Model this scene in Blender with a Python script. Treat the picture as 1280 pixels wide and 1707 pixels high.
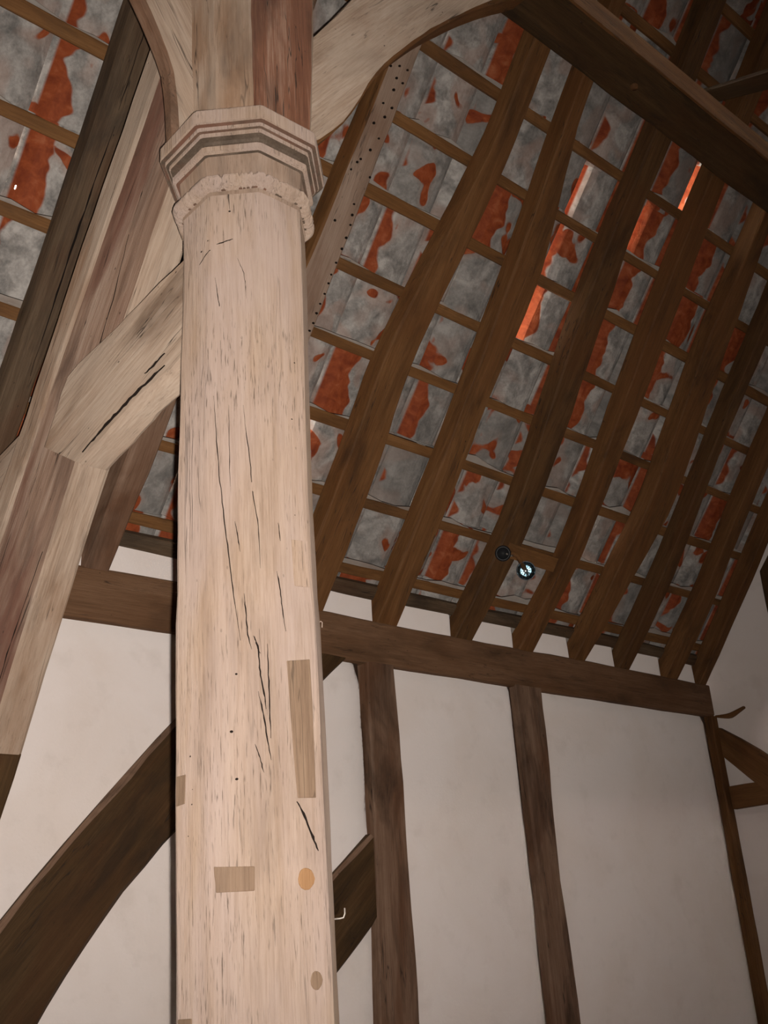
import bpy, bmesh, math, random
from mathutils import Vector, Matrix

for _o in list(bpy.data.objects):
    bpy.data.objects.remove(_o, do_unlink=True)
scene = bpy.context.scene
COL = scene.collection
R = math.radians
EYE = 1.60                      # eye height above the floor

# ------------------------------------------------------------------ camera
def cam_axes(yaw, pitch, roll):
    fh = Vector((math.cos(yaw), math.sin(yaw), 0)); rh = Vector((math.sin(yaw), -math.cos(yaw), 0)); up = Vector((0, 0, 1))
    F = math.cos(pitch) * fh + math.sin(pitch) * up
    U = -math.sin(pitch) * fh + math.cos(pitch) * up
    r = math.cos(roll) * rh + math.sin(roll) * U
    u = -math.sin(roll) * rh + math.cos(roll) * U
    return r, u, F
cr_, cu_, cf_ = cam_axes(R(46.1), R(22.0), R(-4.3166))
cam_d = bpy.data.cameras.new('camera'); cam = bpy.data.objects.new('camera', cam_d); COL.objects.link(cam)
cam_d.sensor_fit = 'HORIZONTAL'; cam_d.sensor_width = 36.0; cam_d.lens = 36.0 * 1815 / 1280
cam_d.clip_start = 0.05; cam_d.clip_end = 200
rot = Matrix((cr_, cu_, -cf_)).transposed()
cam.matrix_world = Matrix.Translation((0, 0, EYE)) @ rot.to_4x4()
scene.camera = cam

# ------------------------------------------------------------------ daylight outside (seen only through gaps in the tiles)
world = bpy.data.worlds.new('world'); scene.world = world; world.use_nodes = True
wn = world.node_tree; wn.nodes.clear()
wo = wn.nodes.new('ShaderNodeOutputWorld'); wb = wn.nodes.new('ShaderNodeBackground')
wb.inputs['Color'].default_value = (1.0, 0.92, 0.82, 1); wb.inputs['Strength'].default_value = 26.0
wn.links.new(wb.outputs[0], wo.inputs[0])

# ------------------------------------------------------------------ the camera's flash, a little right of and below the lens
fl = bpy.data.lights.new('camera_flash', 'SPOT'); flo = bpy.data.objects.new('camera_flash', fl); COL.objects.link(flo)
fl.energy = 468; fl.color = (1.0, 0.93, 0.87); fl.shadow_soft_size = 0.007
fl.spot_size = R(86); fl.spot_blend = 1.0
flo.matrix_world = Matrix.Translation(Vector((0, 0, EYE)) + cr_ * 0.025 - cu_ * 0.018) @ rot.to_4x4() @ Matrix.Rotation(R(9), 4, 'Y')

vs = scene.view_settings
vs.view_transform = 'Standard'; vs.look = 'None'; vs.gamma = 1.0; vs.use_curve_mapping = False; vs.exposure = 0.0

# ------------------------------------------------------------------ node helpers and materials
class NT:
    def __init__(s, name):
        s.m = bpy.data.materials.new(name); s.m.use_nodes = True; s.t = s.m.node_tree; s.t.nodes.clear()
        s.out = s.n('ShaderNodeOutputMaterial'); s.b = s.n('ShaderNodeBsdfPrincipled'); s.l(s.b.outputs[0], s.out.inputs[0]); s.b.inputs['Diffuse Roughness'].default_value = 1.0
    def n(s, ty, **kw):
        x = s.t.nodes.new(ty)
        for k, v in kw.items(): setattr(x, k, v)
        return x
    def l(s, a, b): s.t.links.new(a, b)
    def put(s, inp, v):
        if hasattr(v, 'is_output'): s.l(v, inp)
        else: inp.default_value = v
    def math(s, op, a, b=0.0, clamp=False):
        x = s.n('ShaderNodeMath', operation=op, use_clamp=clamp); s.put(x.inputs[0], a); s.put(x.inputs[1], b); return x.outputs[0]
    def noise(s, vec, scale, detail=4, rough=0.55, dist=0.0, w=None):
        x = s.n('ShaderNodeTexNoise', noise_dimensions='4D' if w is not None else '3D'); s.l(vec, x.inputs['Vector'])
        x.inputs['Scale'].default_value = scale; x.inputs['Detail'].default_value = detail; x.inputs['Roughness'].default_value = rough; x.inputs['Distortion'].default_value = dist
        if w is not None: s.put(x.inputs['W'], w)
        return x.outputs[0]
    def mapping(s, vec, scale=(1, 1, 1), loc=None):
        x = s.n('ShaderNodeMapping'); s.l(vec, x.inputs[0]); x.inputs['Scale'].default_value = scale
        if loc is not None: s.put(x.inputs['Location'], loc)
        return x.outputs[0]
    def ramp(s, f, stops):
        x = s.n('ShaderNodeValToRGB'); s.l(f, x.inputs[0]); e = x.color_ramp.elements
        while len(e) < len(stops): e.new(0.5)
        for i, (p, c) in enumerate(stops):
            e[i].position = p; e[i].color = (c, c, c, 1) if isinstance(c, (int, float)) else (*c, 1)
        return x.outputs[0]
    def mix(s, f, a, b, mode='MIX'):
        x = s.n('ShaderNodeMix', data_type='RGBA', blend_type=mode); s.put(x.inputs[0], f)
        for i, v in ((6, a), (7, b)):
            if hasattr(v, 'is_output'): s.l(v, x.inputs[i])
            else: x.inputs[i].default_value = (*v, 1)
        return x.outputs[2]
    def bump(s, h, strength, dist=0.01):
        x = s.n('ShaderNodeBump'); x.inputs['Strength'].default_value = strength; x.inputs['Distance'].default_value = dist; s.l(h, x.inputs['Height'])
        s.l(x.outputs[0], s.b.inputs['Normal'])

def wood(name, c0, c1, c2, stain=(0.2, 0.08, 0.05), stain_amt=0.5, crack=0.5, rough=0.75, grain=1.0, dirt=(0.05, 0.035, 0.025), dirt_amt=0.4, bump=0.35, fleck=0.35, tint=None, dr=0.35, knots=0.7):
    """sawn old oak: the object's local z is its length"""
    t = NT(name)
    tc = t.n('ShaderNodeTexCoord'); oi = t.n('ShaderNodeObjectInfo')
    w = t.math('MULTIPLY', oi.outputs['Random'], 37.0)
    ob = tc.outputs['Object']
    streak = t.noise(t.mapping(ob, (14, 14, 0.9)), 1.6 * grain, 5, 0.6, 0.4, w)
    fine = t.noise(t.mapping(ob, (95, 95, 3.2)), 2.2 * grain, 5, 0.7, 0.25, w)
    big = t.noise(t.mapping(ob, (3.2, 3.2, 1.0)), 1.3, 4, 0.6, 0.8, w)
    big2 = t.noise(t.mapping(ob, (6, 6, 1.8)), 1.2, 5, 0.62, 0.6, t.math('ADD', w, 11.3))
    f = t.math('ADD', t.math('MULTIPLY', streak, 0.55), t.math('MULTIPLY', fine, 0.45))
    col = t.ramp(f, [(0.33, c0), (0.5, c1), (0.66, c2)])
    col = t.mix(t.math('MULTIPLY', t.ramp(big, [(0.48, 0), (0.62, 1)]), stain_amt), col, stain, 'MIX')
    col = t.mix(t.math('MULTIPLY', t.ramp(big2, [(0.50, 0), (0.68, 1)]), dirt_amt), col, dirt, 'MIX')
    if tint:
        tn = t.noise(t.mapping(ob, (5, 5, 1.3)), 1.5, 3, 0.55, 0.5, t.math('ADD', w, 23.7))
        col = t.mix(t.math('MULTIPLY', t.ramp(tn, [(0.40, 0), (0.62, 1)]), 0.75), col, tint, 'MIX')
        col = t.mix(t.math('MULTIPLY', t.ramp(fine, [(0.35, 1), (0.55, 0)]), 0.30), col, c0, 'MIX')
    fk = t.noise(t.mapping(ob, (190, 190, 13)), 1.6, 3, 0.6, 0.15, t.math('ADD', w, 3.3))
    fk = t.math('MULTIPLY', t.ramp(fk, [(0.57, 0), (0.67, 1)]), t.ramp(t.noise(ob, 4.0, 3, 0.6, 0.3, w), [(0.40, 0.15), (0.6, 1)]))
    col = t.mix(t.math('MULTIPLY', fk, fleck), col, tuple(c * 0.30 for c in c0), 'MIX')
    # thin drying cracks along the grain
    cn = t.noise(t.mapping(ob, (9, 9, 0.55)), 2.4, 3, 0.55, 0.35, t.math('ADD', w, 5.1))
    ck = t.math('ABSOLUTE', t.math('SUBTRACT', cn, 0.5))
    ck = t.ramp(ck, [(0.0, 1), (0.003, 0.85), (0.007, 0)])
    ck = t.math('MULTIPLY', ck, t.ramp(t.noise(t.mapping(ob, (7, 7, 1.6)), 1.7, 2, 0.5, 0, w), [(0.50, 0), (0.60, 1)]))
    # worm and nail specks
    vo = t.n('ShaderNodeTexVoronoi'); t.l(t.mapping(ob, (34, 34, 20)), vo.inputs['Vector']); vo.inputs['Scale'].default_value = 1.0
    sp = t.math('MULTIPLY', t.ramp(vo.outputs['Distance'], [(0.05, 1), (0.09, 0)]), t.ramp(t.noise(ob, 5.0, 2, 0.5, 0, w), [(0.52, 0), (0.6, 1)]))
    mk = t.math('MULTIPLY', t.math('MAXIMUM', ck, t.math('MULTIPLY', sp, 0.8)), crack, clamp=True)
    col = t.mix(mk, col, (0.02, 0.013, 0.009))
    # scattered knots
    kv = t.n('ShaderNodeTexVoronoi'); nz = t.noise(ob, 9.0, 3, 0.6, 0, w)
    t.l(t.mapping(ob, (3.4, 3.4, 1.9), None), kv.inputs['Vector']); kv.inputs['Scale'].default_value = 1.0
    kd = t.math('ADD', kv.outputs['Distance'], t.math('MULTIPLY', t.math('SUBTRACT', nz, 0.5), 0.10))
    ks = t.n('ShaderNodeSeparateXYZ'); t.l(kv.outputs['Color'], ks.inputs[0])
    kn = t.math('MULTIPLY', t.ramp(kd, [(0.02, 1), (0.045, 0.45), (0.085, 0.0)]), t.ramp(ks.outputs[0], [(0.52, 0), (0.55, 1)]))
    col = t.mix(t.math('MULTIPLY', kn, knots), col, tuple(c * 0.35 for c in c0), 'MIX')
    t.b.inputs['Diffuse Roughness'].default_value = dr
    t.l(col, t.b.inputs['Base Color']); t.b.inputs['Roughness'].default_value = rough; t.b.inputs['Specular IOR Level'].default_value = 0.25
    h = t.math('SUBTRACT', t.math('ADD', t.math('MULTIPLY', fine, 0.5), t.math('MULTIPLY', streak, 0.6)), t.math('MULTIPLY', mk, 0.9))
    t.bump(h, bump, 0.012)
    return t.m

def plaster(name, base, warm, amt=0.5):
    t = NT(name); tc = t.n('ShaderNodeTexCoord'); ob = tc.outputs['Object']
    a = t.noise(ob, 1.7, 5, 0.6, 0.6); b = t.noise(ob, 7.0, 5, 0.6); g = t.noise(ob, 90, 3, 0.6)
    col = t.mix(t.math('MULTIPLY', t.ramp(a, [(0.42, 0), (0.68, 1)]), amt), base, warm)
    col = t.mix(t.math('MULTIPLY', t.ramp(b, [(0.55, 0), (0.75, 1)]), amt * 0.6), col, tuple(c * 0.82 for c in warm))
    vo = t.n('ShaderNodeTexVoronoi'); t.l(t.mapping(ob, (11, 11, 11)), vo.inputs['Vector'])
    sp = t.math('MULTIPLY', t.ramp(vo.outputs['Distance'], [(0.02, 1), (0.035, 0)]), t.ramp(b, [(0.55, 0), (0.6, 1)]))
    col = t.mix(t.math('MULTIPLY', sp, 0.7), col, (0.15, 0.1, 0.08))
    t.l(col, t.b.inputs['Base Color']); t.b.inputs['Roughness'].default_value = 0.9; t.b.inputs['Specular IOR Level'].default_value = 0.15
    t.bump(t.math('ADD', t.math('MULTIPLY', a, 1.5), t.math('ADD', t.math('MULTIPLY', b, 0.5), t.math('MULTIPLY', g, 0.12))), 0.25, 0.02)
    return t.m

def tile_mat(bare=False):
    """clay pantile seen from below: red clay with a torn skin of old lime torching"""
    t = NT('bare_pantile_underside' if bare else 'pantile_underside'); uv = t.n('ShaderNodeUVMap'); oi = t.n('ShaderNodeObjectInfo'); ge = t.n('ShaderNodeNewGeometry')
    w = t.math('MULTIPLY', t.math('ADD', oi.outputs['Random'], ge.outputs['Random Per Island']), 53.0)
    sx = t.n('ShaderNodeSeparateXYZ'); t.l(uv.outputs[0], sx.inputs[0]); u = sx.outputs[0]
    v = t.mapping(uv.outputs[0], (0.28, 0.345, 1))
    big = t.noise(v, 7.0, 1, 0.4, 0.7, w); soft = t.noise(v, 10.0, 3, 0.5, 1.2, t.math('ADD', w, 7.7)); mid = t.noise(v, 22.0, 4, 0.6, 0.6, w); fin = t.noise(v, 85.0, 4, 0.65, 0.2, w)
    def rnd(k):                                        # one even random value for each tile
        x = t.n('ShaderNodeTexWhiteNoise', noise_dimensions='1D'); t.l(t.math('MULTIPLY', w, k), x.inputs['W']); return x.outputs[0]
    per, per2, per3 = rnd(1.0), rnd(1.37), rnd(2.11)
    sv = t.n('ShaderNodeCombineXYZ'); t.l(t.math('MULTIPLY', sx.outputs[1], 1.5), sv.inputs[1])
    edge = t.noise(sv.outputs[0], 1.6, 2, 0.5, 0.3, w)                        # ragged inner border of the bare strip
    wid = t.math('ADD', t.math('MULTIPLY', t.math('SUBTRACT', edge, 0.5), 0.75), t.math('SUBTRACT', t.math('MULTIPLY', t.math('POWER', per2, 2.0), 0.52), 0.085))
    strip = t.math('MULTIPLY', t.ramp(t.math('SUBTRACT', t.math('ADD', wid, 0.23), u), [(0.0, 0), (0.03, 1)]), t.ramp(u, [(0.20, 0), (0.225, 1)]))
    blot = t.math('ADD', t.math('ADD', t.math('MULTIPLY', big, 0.94), t.math('MULTIPLY', mid, 0.06)), t.math('MULTIPLY', per, 0.22))
    blot = t.ramp(blot, [(0.765, 0), (0.785, 1)])
    red = t.math('MAXIMUM', strip, blot)
    if bare: red = t.math('MAXIMUM', red, t.ramp(u, [(0.26, 1), (0.28, 0)]))
    clay = t.ramp(mid, [(0.3, (0.16, 0.027, 0.008)), (0.55, (0.28, 0.060, 0.017)), (0.75, (0.38, 0.12, 0.05))])
    lime = t.ramp(t.math('ADD', t.math('MULTIPLY', soft, 0.7), t.math('MULTIPLY', fin, 0.3)), [(0.34, (0.14, 0.132, 0.122)), (0.48, (0.29, 0.268, 0.245)), (0.62, (0.47, 0.435, 0.40))])
    lime = t.mix(t.ramp(mid, [(0.54, 0), (0.72, 0.55)]), lime, (0.13, 0.115, 0.10))
    lime = t.mix(t.math('MULTIPLY', t.ramp(big, [(0.48, 0), (0.6, 1)]), 0.5), lime, (0.36, 0.24, 0.19))
    lime = t.mix(t.ramp(per3, [(0.0, 0.6), (0.45, 0.0)]), lime, (0.15, 0.138, 0.125))
    col = t.mix(red, lime, clay)
    t.l(col, t.b.inputs['Base Color']); t.b.inputs['Roughness'].default_value = 0.8; t.b.inputs['Specular IOR Level'].default_value = 0.25
    t.b.inputs['Diffuse Roughness'].default_value = 0.3
    t.bump(t.math('ADD', t.math('MULTIPLY', red, -0.6), t.math('ADD', t.math('MULTIPLY', mid, 0.8), t.math('MULTIPLY', fin, 0.4))), 0.6, 0.006)
    return t.m

def plain(name, col, rough=0.6, metal=0.0, spec=0.4, nscale=30, namt=0.25):
    t = NT(name); tc = t.n('ShaderNodeTexCoord'); n = t.noise(tc.outputs['Object'], nscale, 4, 0.6)
    t.l(t.mix(t.math('MULTIPLY', n, namt), col, tuple(c * 0.5 for c in col)), t.b.inputs['Base Color'])
    t.b.inputs['Roughness'].default_value = rough; t.b.inputs['Metallic'].default_value = metal; t.b.inputs['Specular IOR Level'].default_value = spec
    return t.m

M = {}
M['post'] = wood('pale_scrubbed_oak', (0.19, 0.128, 0.088), (0.285, 0.208, 0.155), (0.335, 0.26, 0.205), stain=(0.27, 0.182, 0.118), stain_amt=0.55, crack=0.35, dirt=(0.15, 0.105, 0.08), dirt_amt=0.7, bump=0.55, fleck=0.85, tint=(0.300, 0.230, 0.196), dr=0.85, knots=0.35)
M['grime_shade'] = wood('grimy_shaded_oak', (0.05, 0.034, 0.024), (0.085, 0.06, 0.042), (0.13, 0.095, 0.07), crack=0.2)  # dark oak for grime and for shade painted under the mouldings
M['patch'] = wood('brown_inserted_oak', (0.11, 0.068, 0.043), (0.18, 0.118, 0.076), (0.24, 0.165, 0.11), stain=(0.11, 0.068, 0.042), crack=0.5, grain=1.5)
M['peg'] = wood('orange_peg_oak', (0.20, 0.10, 0.045), (0.27, 0.15, 0.07), (0.32, 0.19, 0.10), crack=0.2)
M['bell'] = wood('browned_scrubbed_oak', (0.16, 0.105, 0.072), (0.24, 0.17, 0.125), (0.30, 0.225, 0.175), stain=(0.20, 0.13, 0.085), stain_amt=0.6, crack=0.4, dirt=(0.10, 0.07, 0.052), dirt_amt=0.7, fleck=0.6, dr=0.7)
M['pale'] = wood('limewashed_oak', (0.19, 0.12, 0.076), (0.335, 0.245, 0.178), (0.44, 0.35, 0.275), stain=(0.21, 0.115, 0.062), stain_amt=0.75, crack=1.0, dirt=(0.085, 0.055, 0.038), dirt_amt=0.75, tint=(0.39, 0.305, 0.235), dr=0.5)
M['redpale'] = wood('red_washed_oak', (0.15, 0.086, 0.056), (0.265, 0.172, 0.122), (0.39, 0.295, 0.23), stain=(0.15, 0.066, 0.044), stain_amt=0.85, crack=1.0, dirt=(0.07, 0.043, 0.032), dirt_amt=0.75, dr=0.5)
M['red'] = wood('red_stained_oak', (0.095, 0.034, 0.016), (0.17, 0.075, 0.042), (0.30, 0.19, 0.135), stain=(0.07, 0.020, 0.009), stain_amt=0.9, crack=1.0, dirt=(0.03, 0.016, 0.011), dirt_amt=0.8, dr=0.5)
M['plate'] = wood('rosy_brown_oak', (0.10, 0.048, 0.022), (0.165, 0.086, 0.044), (0.225, 0.125, 0.07), stain=(0.125, 0.055, 0.022), stain_amt=0.5, crack=0.7, dirt=(0.05, 0.027, 0.014), dirt_amt=0.6)
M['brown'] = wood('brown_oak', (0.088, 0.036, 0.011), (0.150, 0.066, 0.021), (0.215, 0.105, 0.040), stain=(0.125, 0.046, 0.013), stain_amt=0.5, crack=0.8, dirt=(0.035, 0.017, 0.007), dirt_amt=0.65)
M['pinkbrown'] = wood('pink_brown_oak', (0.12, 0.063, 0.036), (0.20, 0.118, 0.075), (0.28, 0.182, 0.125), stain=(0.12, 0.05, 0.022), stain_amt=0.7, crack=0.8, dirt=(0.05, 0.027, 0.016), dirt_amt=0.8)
M['spotted'] = wood('pale_spotted_oak', (0.20, 0.125, 0.085), (0.29, 0.20, 0.145), (0.37, 0.275, 0.21), stain=(0.17, 0.088, 0.052), stain_amt=0.6, crack=0.6, dirt=(0.10, 0.065, 0.045), dirt_amt=0.5)
M['dark'] = wood('dark_oak', (0.034, 0.017, 0.006), (0.062, 0.032, 0.011), (0.098, 0.053, 0.021), stain=(0.065, 0.026, 0.008), stain_amt=0.6, crack=0.9, dirt=(0.018, 0.011, 0.006), dirt_amt=0.7)
M['midbrown'] = wood('deep_brown_oak', (0.055, 0.024, 0.008), (0.10, 0.047, 0.016), (0.15, 0.077, 0.030), stain=(0.10, 0.036, 0.010), stain_amt=0.5, crack=0.9, dirt=(0.022, 0.012, 0.006), dirt_amt=0.7)
M['greydark'] = wood('grey_dark_oak', (0.046, 0.027, 0.014), (0.095, 0.06, 0.034), (0.15, 0.102, 0.063), stain=(0.08, 0.035, 0.016), stain_amt=0.5, crack=0.9, dirt=(0.02, 0.015, 0.011), dirt_amt=0.7)
M['batten'] = wood('batten_softwood', (0.115, 0.048, 0.014), (0.185, 0.084, 0.027), (0.25, 0.122, 0.046), stain=(0.09, 0.037, 0.012), stain_amt=0.6, crack=0.4, dirt=(0.05, 0.027, 0.014), dirt_amt=0.6)
M['plaster'] = plaster('white_plaster', (0.775, 0.705, 0.665), (0.71, 0.62, 0.555), 0.6)
M['tile'] = tile_mat(); M['bare_tile'] = tile_mat(True)
M['mortar'] = plaster('grey_mortar', (0.33, 0.295, 0.26), (0.23, 0.17, 0.135), 0.9)
M['void'] = plain('dark_hole', (0.012, 0.008, 0.006), 0.9, spec=0.1)
M['black'] = plain('black_plastic', (0.012, 0.012, 0.013), 0.45)
M['rim_metal'] = plain('dull_rim', (0.10, 0.11, 0.12), 0.6)
M['steel'] = plain('grey_steel', (0.35, 0.31, 0.27), 0.5, 0.6)
M['reflector'] = plain('lamp_reflector', (0.32, 0.37, 0.39), 0.18, 1.0, namt=0.1)
M['floor'] = plain('brick_floor', (0.20, 0.11, 0.08), 0.85)
gt = NT('lamp_glass'); tr = gt.n('ShaderNodeBsdfTransparent'); gl = gt.n('ShaderNodeBsdfGlossy'); mx = gt.n('ShaderNodeMixShader'); fr = gt.n('ShaderNodeFresnel')
tr.inputs[0].default_value = (0.86, 0.93, 0.95, 1); gl.inputs['Roughness'].default_value = 0.08; fr.inputs[0].default_value = 1.5
gt.l(fr.outputs[0], mx.inputs[0]); gt.l(tr.outputs[0], mx.inputs[1]); gt.l(gl.outputs[0], mx.inputs[2]); gt.l(mx.outputs[0], gt.out.inputs[0]); M['glass'] = gt.m

# ------------------------------------------------------------------ object helpers
def link(name, me, mat, parent=None, mw=None):
    o = bpy.data.objects.new(name, me); COL.objects.link(o)
    if mat is not None: me.materials.append(M[mat])
    if mw is not None: o.matrix_world = mw
    if parent is not None:
        o.parent = parent; o.matrix_parent_inverse = Matrix.Identity(4)
        o.matrix_local = parent.matrix_world.inverted() @ (mw if mw is not None else Matrix.Identity(4))
    return o
def tag(o, label=None, cat=None, group=None, kind=None):
    if label: o['label'] = label
    if cat: o['category'] = cat
    if group: o['group'] = group
    if kind: o['kind'] = kind
    return o
def empty(name, loc=(0, 0, 0)):
    o = bpy.data.objects.new(name, None); COL.objects.link(o); o.matrix_world = Matrix.Translation(loc); o.empty_display_size = 0.1
    return o
def frame(origin, zdir, hint):
    z = Vector(zdir).normalized(); x = Vector(hint); x = (x - z * x.dot(z)).normalized(); y = z.cross(x)
    m = Matrix((x, y, z)).transposed().to_4x4(); m.translation = Vector(origin); return m
def mesh_from(name, verts, faces, mw=None, smooth=None):
    bm = bmesh.new(); inv = mw.inverted() if mw is not None else Matrix.Identity(4)
    vv = [bm.verts.new(inv @ Vector(v)) for v in verts]
    for f in faces:
        try: bm.faces.new([vv[i] for i in f])
        except ValueError: pass
    bmesh.ops.recalc_face_normals(bm, faces=bm.faces[:])
    me = bpy.data.meshes.new(name); bm.to_mesh(me); bm.free()
    if smooth:
        for p in me.polygons: p.use_smooth = True
    return me
def wob(seed):
    r = random.Random(seed); ph = [(r.uniform(0, 6.28), r.uniform(0.7, 1.3)) for _ in range(4)]
    return lambda t: 0.5 * math.sin(2.3 * ph[0][1] * t + ph[0][0]) + 0.3 * math.sin(6.1 * ph[1][1] * t + ph[1][0]) + 0.2 * math.sin(14 * ph[2][1] * t + ph[2][0]) + 0.12 * math.sin(31 * ph[3][1] * t + ph[3][0])
def catmull(P, n):
    """resample a polyline evenly and smooth its bends"""
    P = [Vector(p) for p in P]; d = [0.0]
    for i in range(1, len(P)): d.append(d[-1] + (P[i] - P[i - 1]).length)
    out = []
    for k in range(n + 1):
        t = d[-1] * k / n; i = 1
        while i < len(P) - 1 and d[i] < t: i += 1
        u = (t - d[i - 1]) / max(d[i] - d[i - 1], 1e-9); out.append(P[i - 1].lerp(P[i], min(max(u, 0), 1)))
    if len(P) > 2:
        for _ in range(max(1, n // 12)):
            out = [out[0]] + [out[k - 1] * 0.25 + out[k] * 0.5 + out[k + 1] * 0.25 for k in range(1, n)] + [out[-1]]
    return out
def slab(name, A, B, nrm, thick, mat, n=None, w=0.004, ch=0.008, seed=0, parent=None, back_w=0.0):
    """a hewn timber: front face between the edge lines A and B, thickness along nrm; arrises chamfered and uneven"""
    nrm = Vector(nrm).normalized(); A = [Vector(a) for a in A]; B = [Vector(b) for b in B]
    L = ((A[0] + B[0]) / 2 - (A[-1] + B[-1]) / 2).length
    if n is None: n = max(4, min(40, int(L / 0.10)))
    a = catmull(A, n); b = catmull(B, n); fa, fb, fc = wob(seed * 3 + 1), wob(seed * 3 + 2), wob(seed * 3 + 3)
    verts, faces = [], []
    for i in range(n + 1):
        t = L * i / n; ax = (b[i] - a[i]).normalized()
        p, q = a[i] + ax * fa(t) * w, b[i] + ax * fb(t) * w
        d = nrm * (fc(t) * w * 0.6); c = min(ch * (1 + 0.5 * fa(3 * t)), (q - p).length * 0.3); c = max(c, 0.001)
        c2 = max(0.001, min(ch * (1 + 0.6 * fb(2.7 * t)), (q - p).length * 0.3))
        ring = [p + ax * c + d, q - ax * c2 + d, q + nrm * c2 + d, q + nrm * (thick - c2), q - ax * c2 + nrm * thick, p + ax * c + nrm * thick, p + nrm * (thick - c), p + nrm * c + d]
        verts += ring
        if i:
            o = (i - 1) * 8
            for k in range(8): faces.append((o + k, o + (k + 1) % 8, o + 8 + (k + 1) % 8, o + 8 + k))
    faces.append(tuple(range(8))); faces.append(tuple(range(n * 8, n * 8 + 8)))
    m0 = (a[0] + b[0]) / 2; m1 = (a[-1] + b[-1]) / 2
    mw = frame(m0, m1 - m0, b[0] - a[0])
    return link(name, mesh_from(name, verts, faces, mw), mat, parent, mw)
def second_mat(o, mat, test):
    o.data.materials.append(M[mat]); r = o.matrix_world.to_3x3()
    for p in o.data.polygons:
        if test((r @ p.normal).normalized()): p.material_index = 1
def box(name, lo, hi, mat, parent=None, ch=0.0):
    lo, hi = Vector(lo), Vector(hi); c = (lo + hi) / 2; bm = bmesh.new(); bmesh.ops.create_cube(bm, size=1.0)
    for v in bm.verts: v.co = Vector((v.co.x * (hi.x - lo.x), v.co.y * (hi.y - lo.y), v.co.z * (hi.z - lo.z)))
    if ch: bmesh.ops.bevel(bm, geom=bm.edges[:], offset=ch, segments=2, affect='EDGES')
    me = bpy.data.meshes.new(name); bm.to_mesh(me); bm.free()
    return link(name, me, mat, parent, Matrix.Translation(c))
def tube(name, pts, rad, mat, parent=None, seg=8):
    pts = [Vector(p) for p in pts]; verts, faces = [], []
    for i, p in enumerate(pts):
        d = (pts[min(i + 1, len(pts) - 1)] - pts[max(i - 1, 0)]).normalized(); m = frame(p, d, (0.3, 0.5, 0.81)); r = rad[i] if isinstance(rad, (list, tuple)) else rad
        for k in range(seg):
            an = 2 * math.pi * k / seg; verts.append(m @ Vector((math.cos(an) * r, math.sin(an) * r, 0)))
        if i:
            o = (i - 1) * seg
            for k in range(seg): faces.append((o + k, o + (k + 1) % seg, o + seg + (k + 1) % seg, o + seg + k))
    faces.append(tuple(range(seg))); faces.append(tuple(range((len(pts) - 1) * seg, len(pts) * seg)))
    mw = frame(pts[0], pts[-1] - pts[0], (0.3, 0.5, 0.81))
    return link(name, mesh_from(name, verts, faces, mw, True), mat, parent, mw)

# ------------------------------------------------------------------ the frame of the building
# X runs along the aisle (away to the right), Y towards the low outer wall, Z up.
YW = 3.40                          # inner face of the wall timbers
ZP0, ZP1 = 1.17 + EYE, 1.363 + EYE  # wall plate bottom and top
TH = R(52.3)
RN = Vector((0, math.sin(TH), math.cos(TH))); RU = Vector((0, -math.cos(TH), math.sin(TH)))
D0 = 3.52392
XEND = 5.88
def roof(x, s, off=0.0):           # point on the roof: s up the slope, off above the rafters' soffits
    return Vector((x, 0, EYE)) + RU * s + RN * (D0 + off)
S_RIDGE = 6.2

# ------------------------------------------------------------------ structure
tag(box('floor', (-4.3, -6.6, -0.12), (6.4, 3.9, 0.0), 'floor'), 'brown earthen brick floor below the picture', None, None, 'structure')
# outer wall: backing and one plaster panel for each bay
wall = tag(box('wall_back', (-4.3, 3.50, 0.0), (6.2, 3.64, 2.90), 'plaster'), 'white plastered timber-framed aisle wall under the tiled roof', None, None, 'structure')
def panel(name, x0, x1, z0, z1, y, parent, seed, axis='y', thick=0.06):
    r = random.Random(seed); nx, nz = 16, 22; f1, f2, f3 = wob(seed), wob(seed + 50), wob(seed + 90); verts, faces = [], []
    for j in range(nz + 1):
        for i in range(nx + 1):
            u, v = i / nx, j / nz; x = x0 + (x1 - x0) * u; z = z0 + (z1 - z0) * v
            e = min(u, 1 - u, v, 1 - v); d = 0.004 * (f1(x * 1.4) + f2(z * 1.3) + f3(x + z)) + (0.012 if e == 0 else 0)
            verts.append((x, y + d, z) if axis == 'y' else (y + d, x, z))
    for j in range(nz):
        for i in range(nx): k = j * (nx + 1) + i; faces.append((k, k + 1, k + nx + 2, k + nx + 1))
    rim = [i for i in range(nx + 1)] + [(j + 1) * (nx + 1) - 1 for j in range(1, nz + 1)] + [nz * (nx + 1) + i for i in range(nx - 1, -1, -1)] + [j * (nx + 1) for j in range(nz - 1, 0, -1)]
    base = len(verts)
    for k in rim:
        p = verts[k]; verts.append((p[0], y + thick, p[2]) if axis == 'y' else (y + thick, p[1], p[2]))
    m = len(rim)
    for k in range(m): faces.append((rim[k], rim[(k + 1) % m], base + (k + 1) % m, base + k))
    faces.append(tuple(range(base, base + m)))
    mw = Matrix.Translation(((x0 + x1) / 2, y, z0) if axis == 'y' else (y, (x0 + x1) / 2, z0))
    return link(name, mesh_from(name, verts, faces, mw, True), 'plaster', parent, mw)
for k, (a, b) in enumerate([(-4.0, 0.30), (0.42, 3.085), (3.245, 4.07), (4.245, 5.835)]):
    panel('plaster_panel', a, b, 0.02, ZP0 + 0.01, 3.432, wall, 10 + k, thick=0.066)
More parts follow.
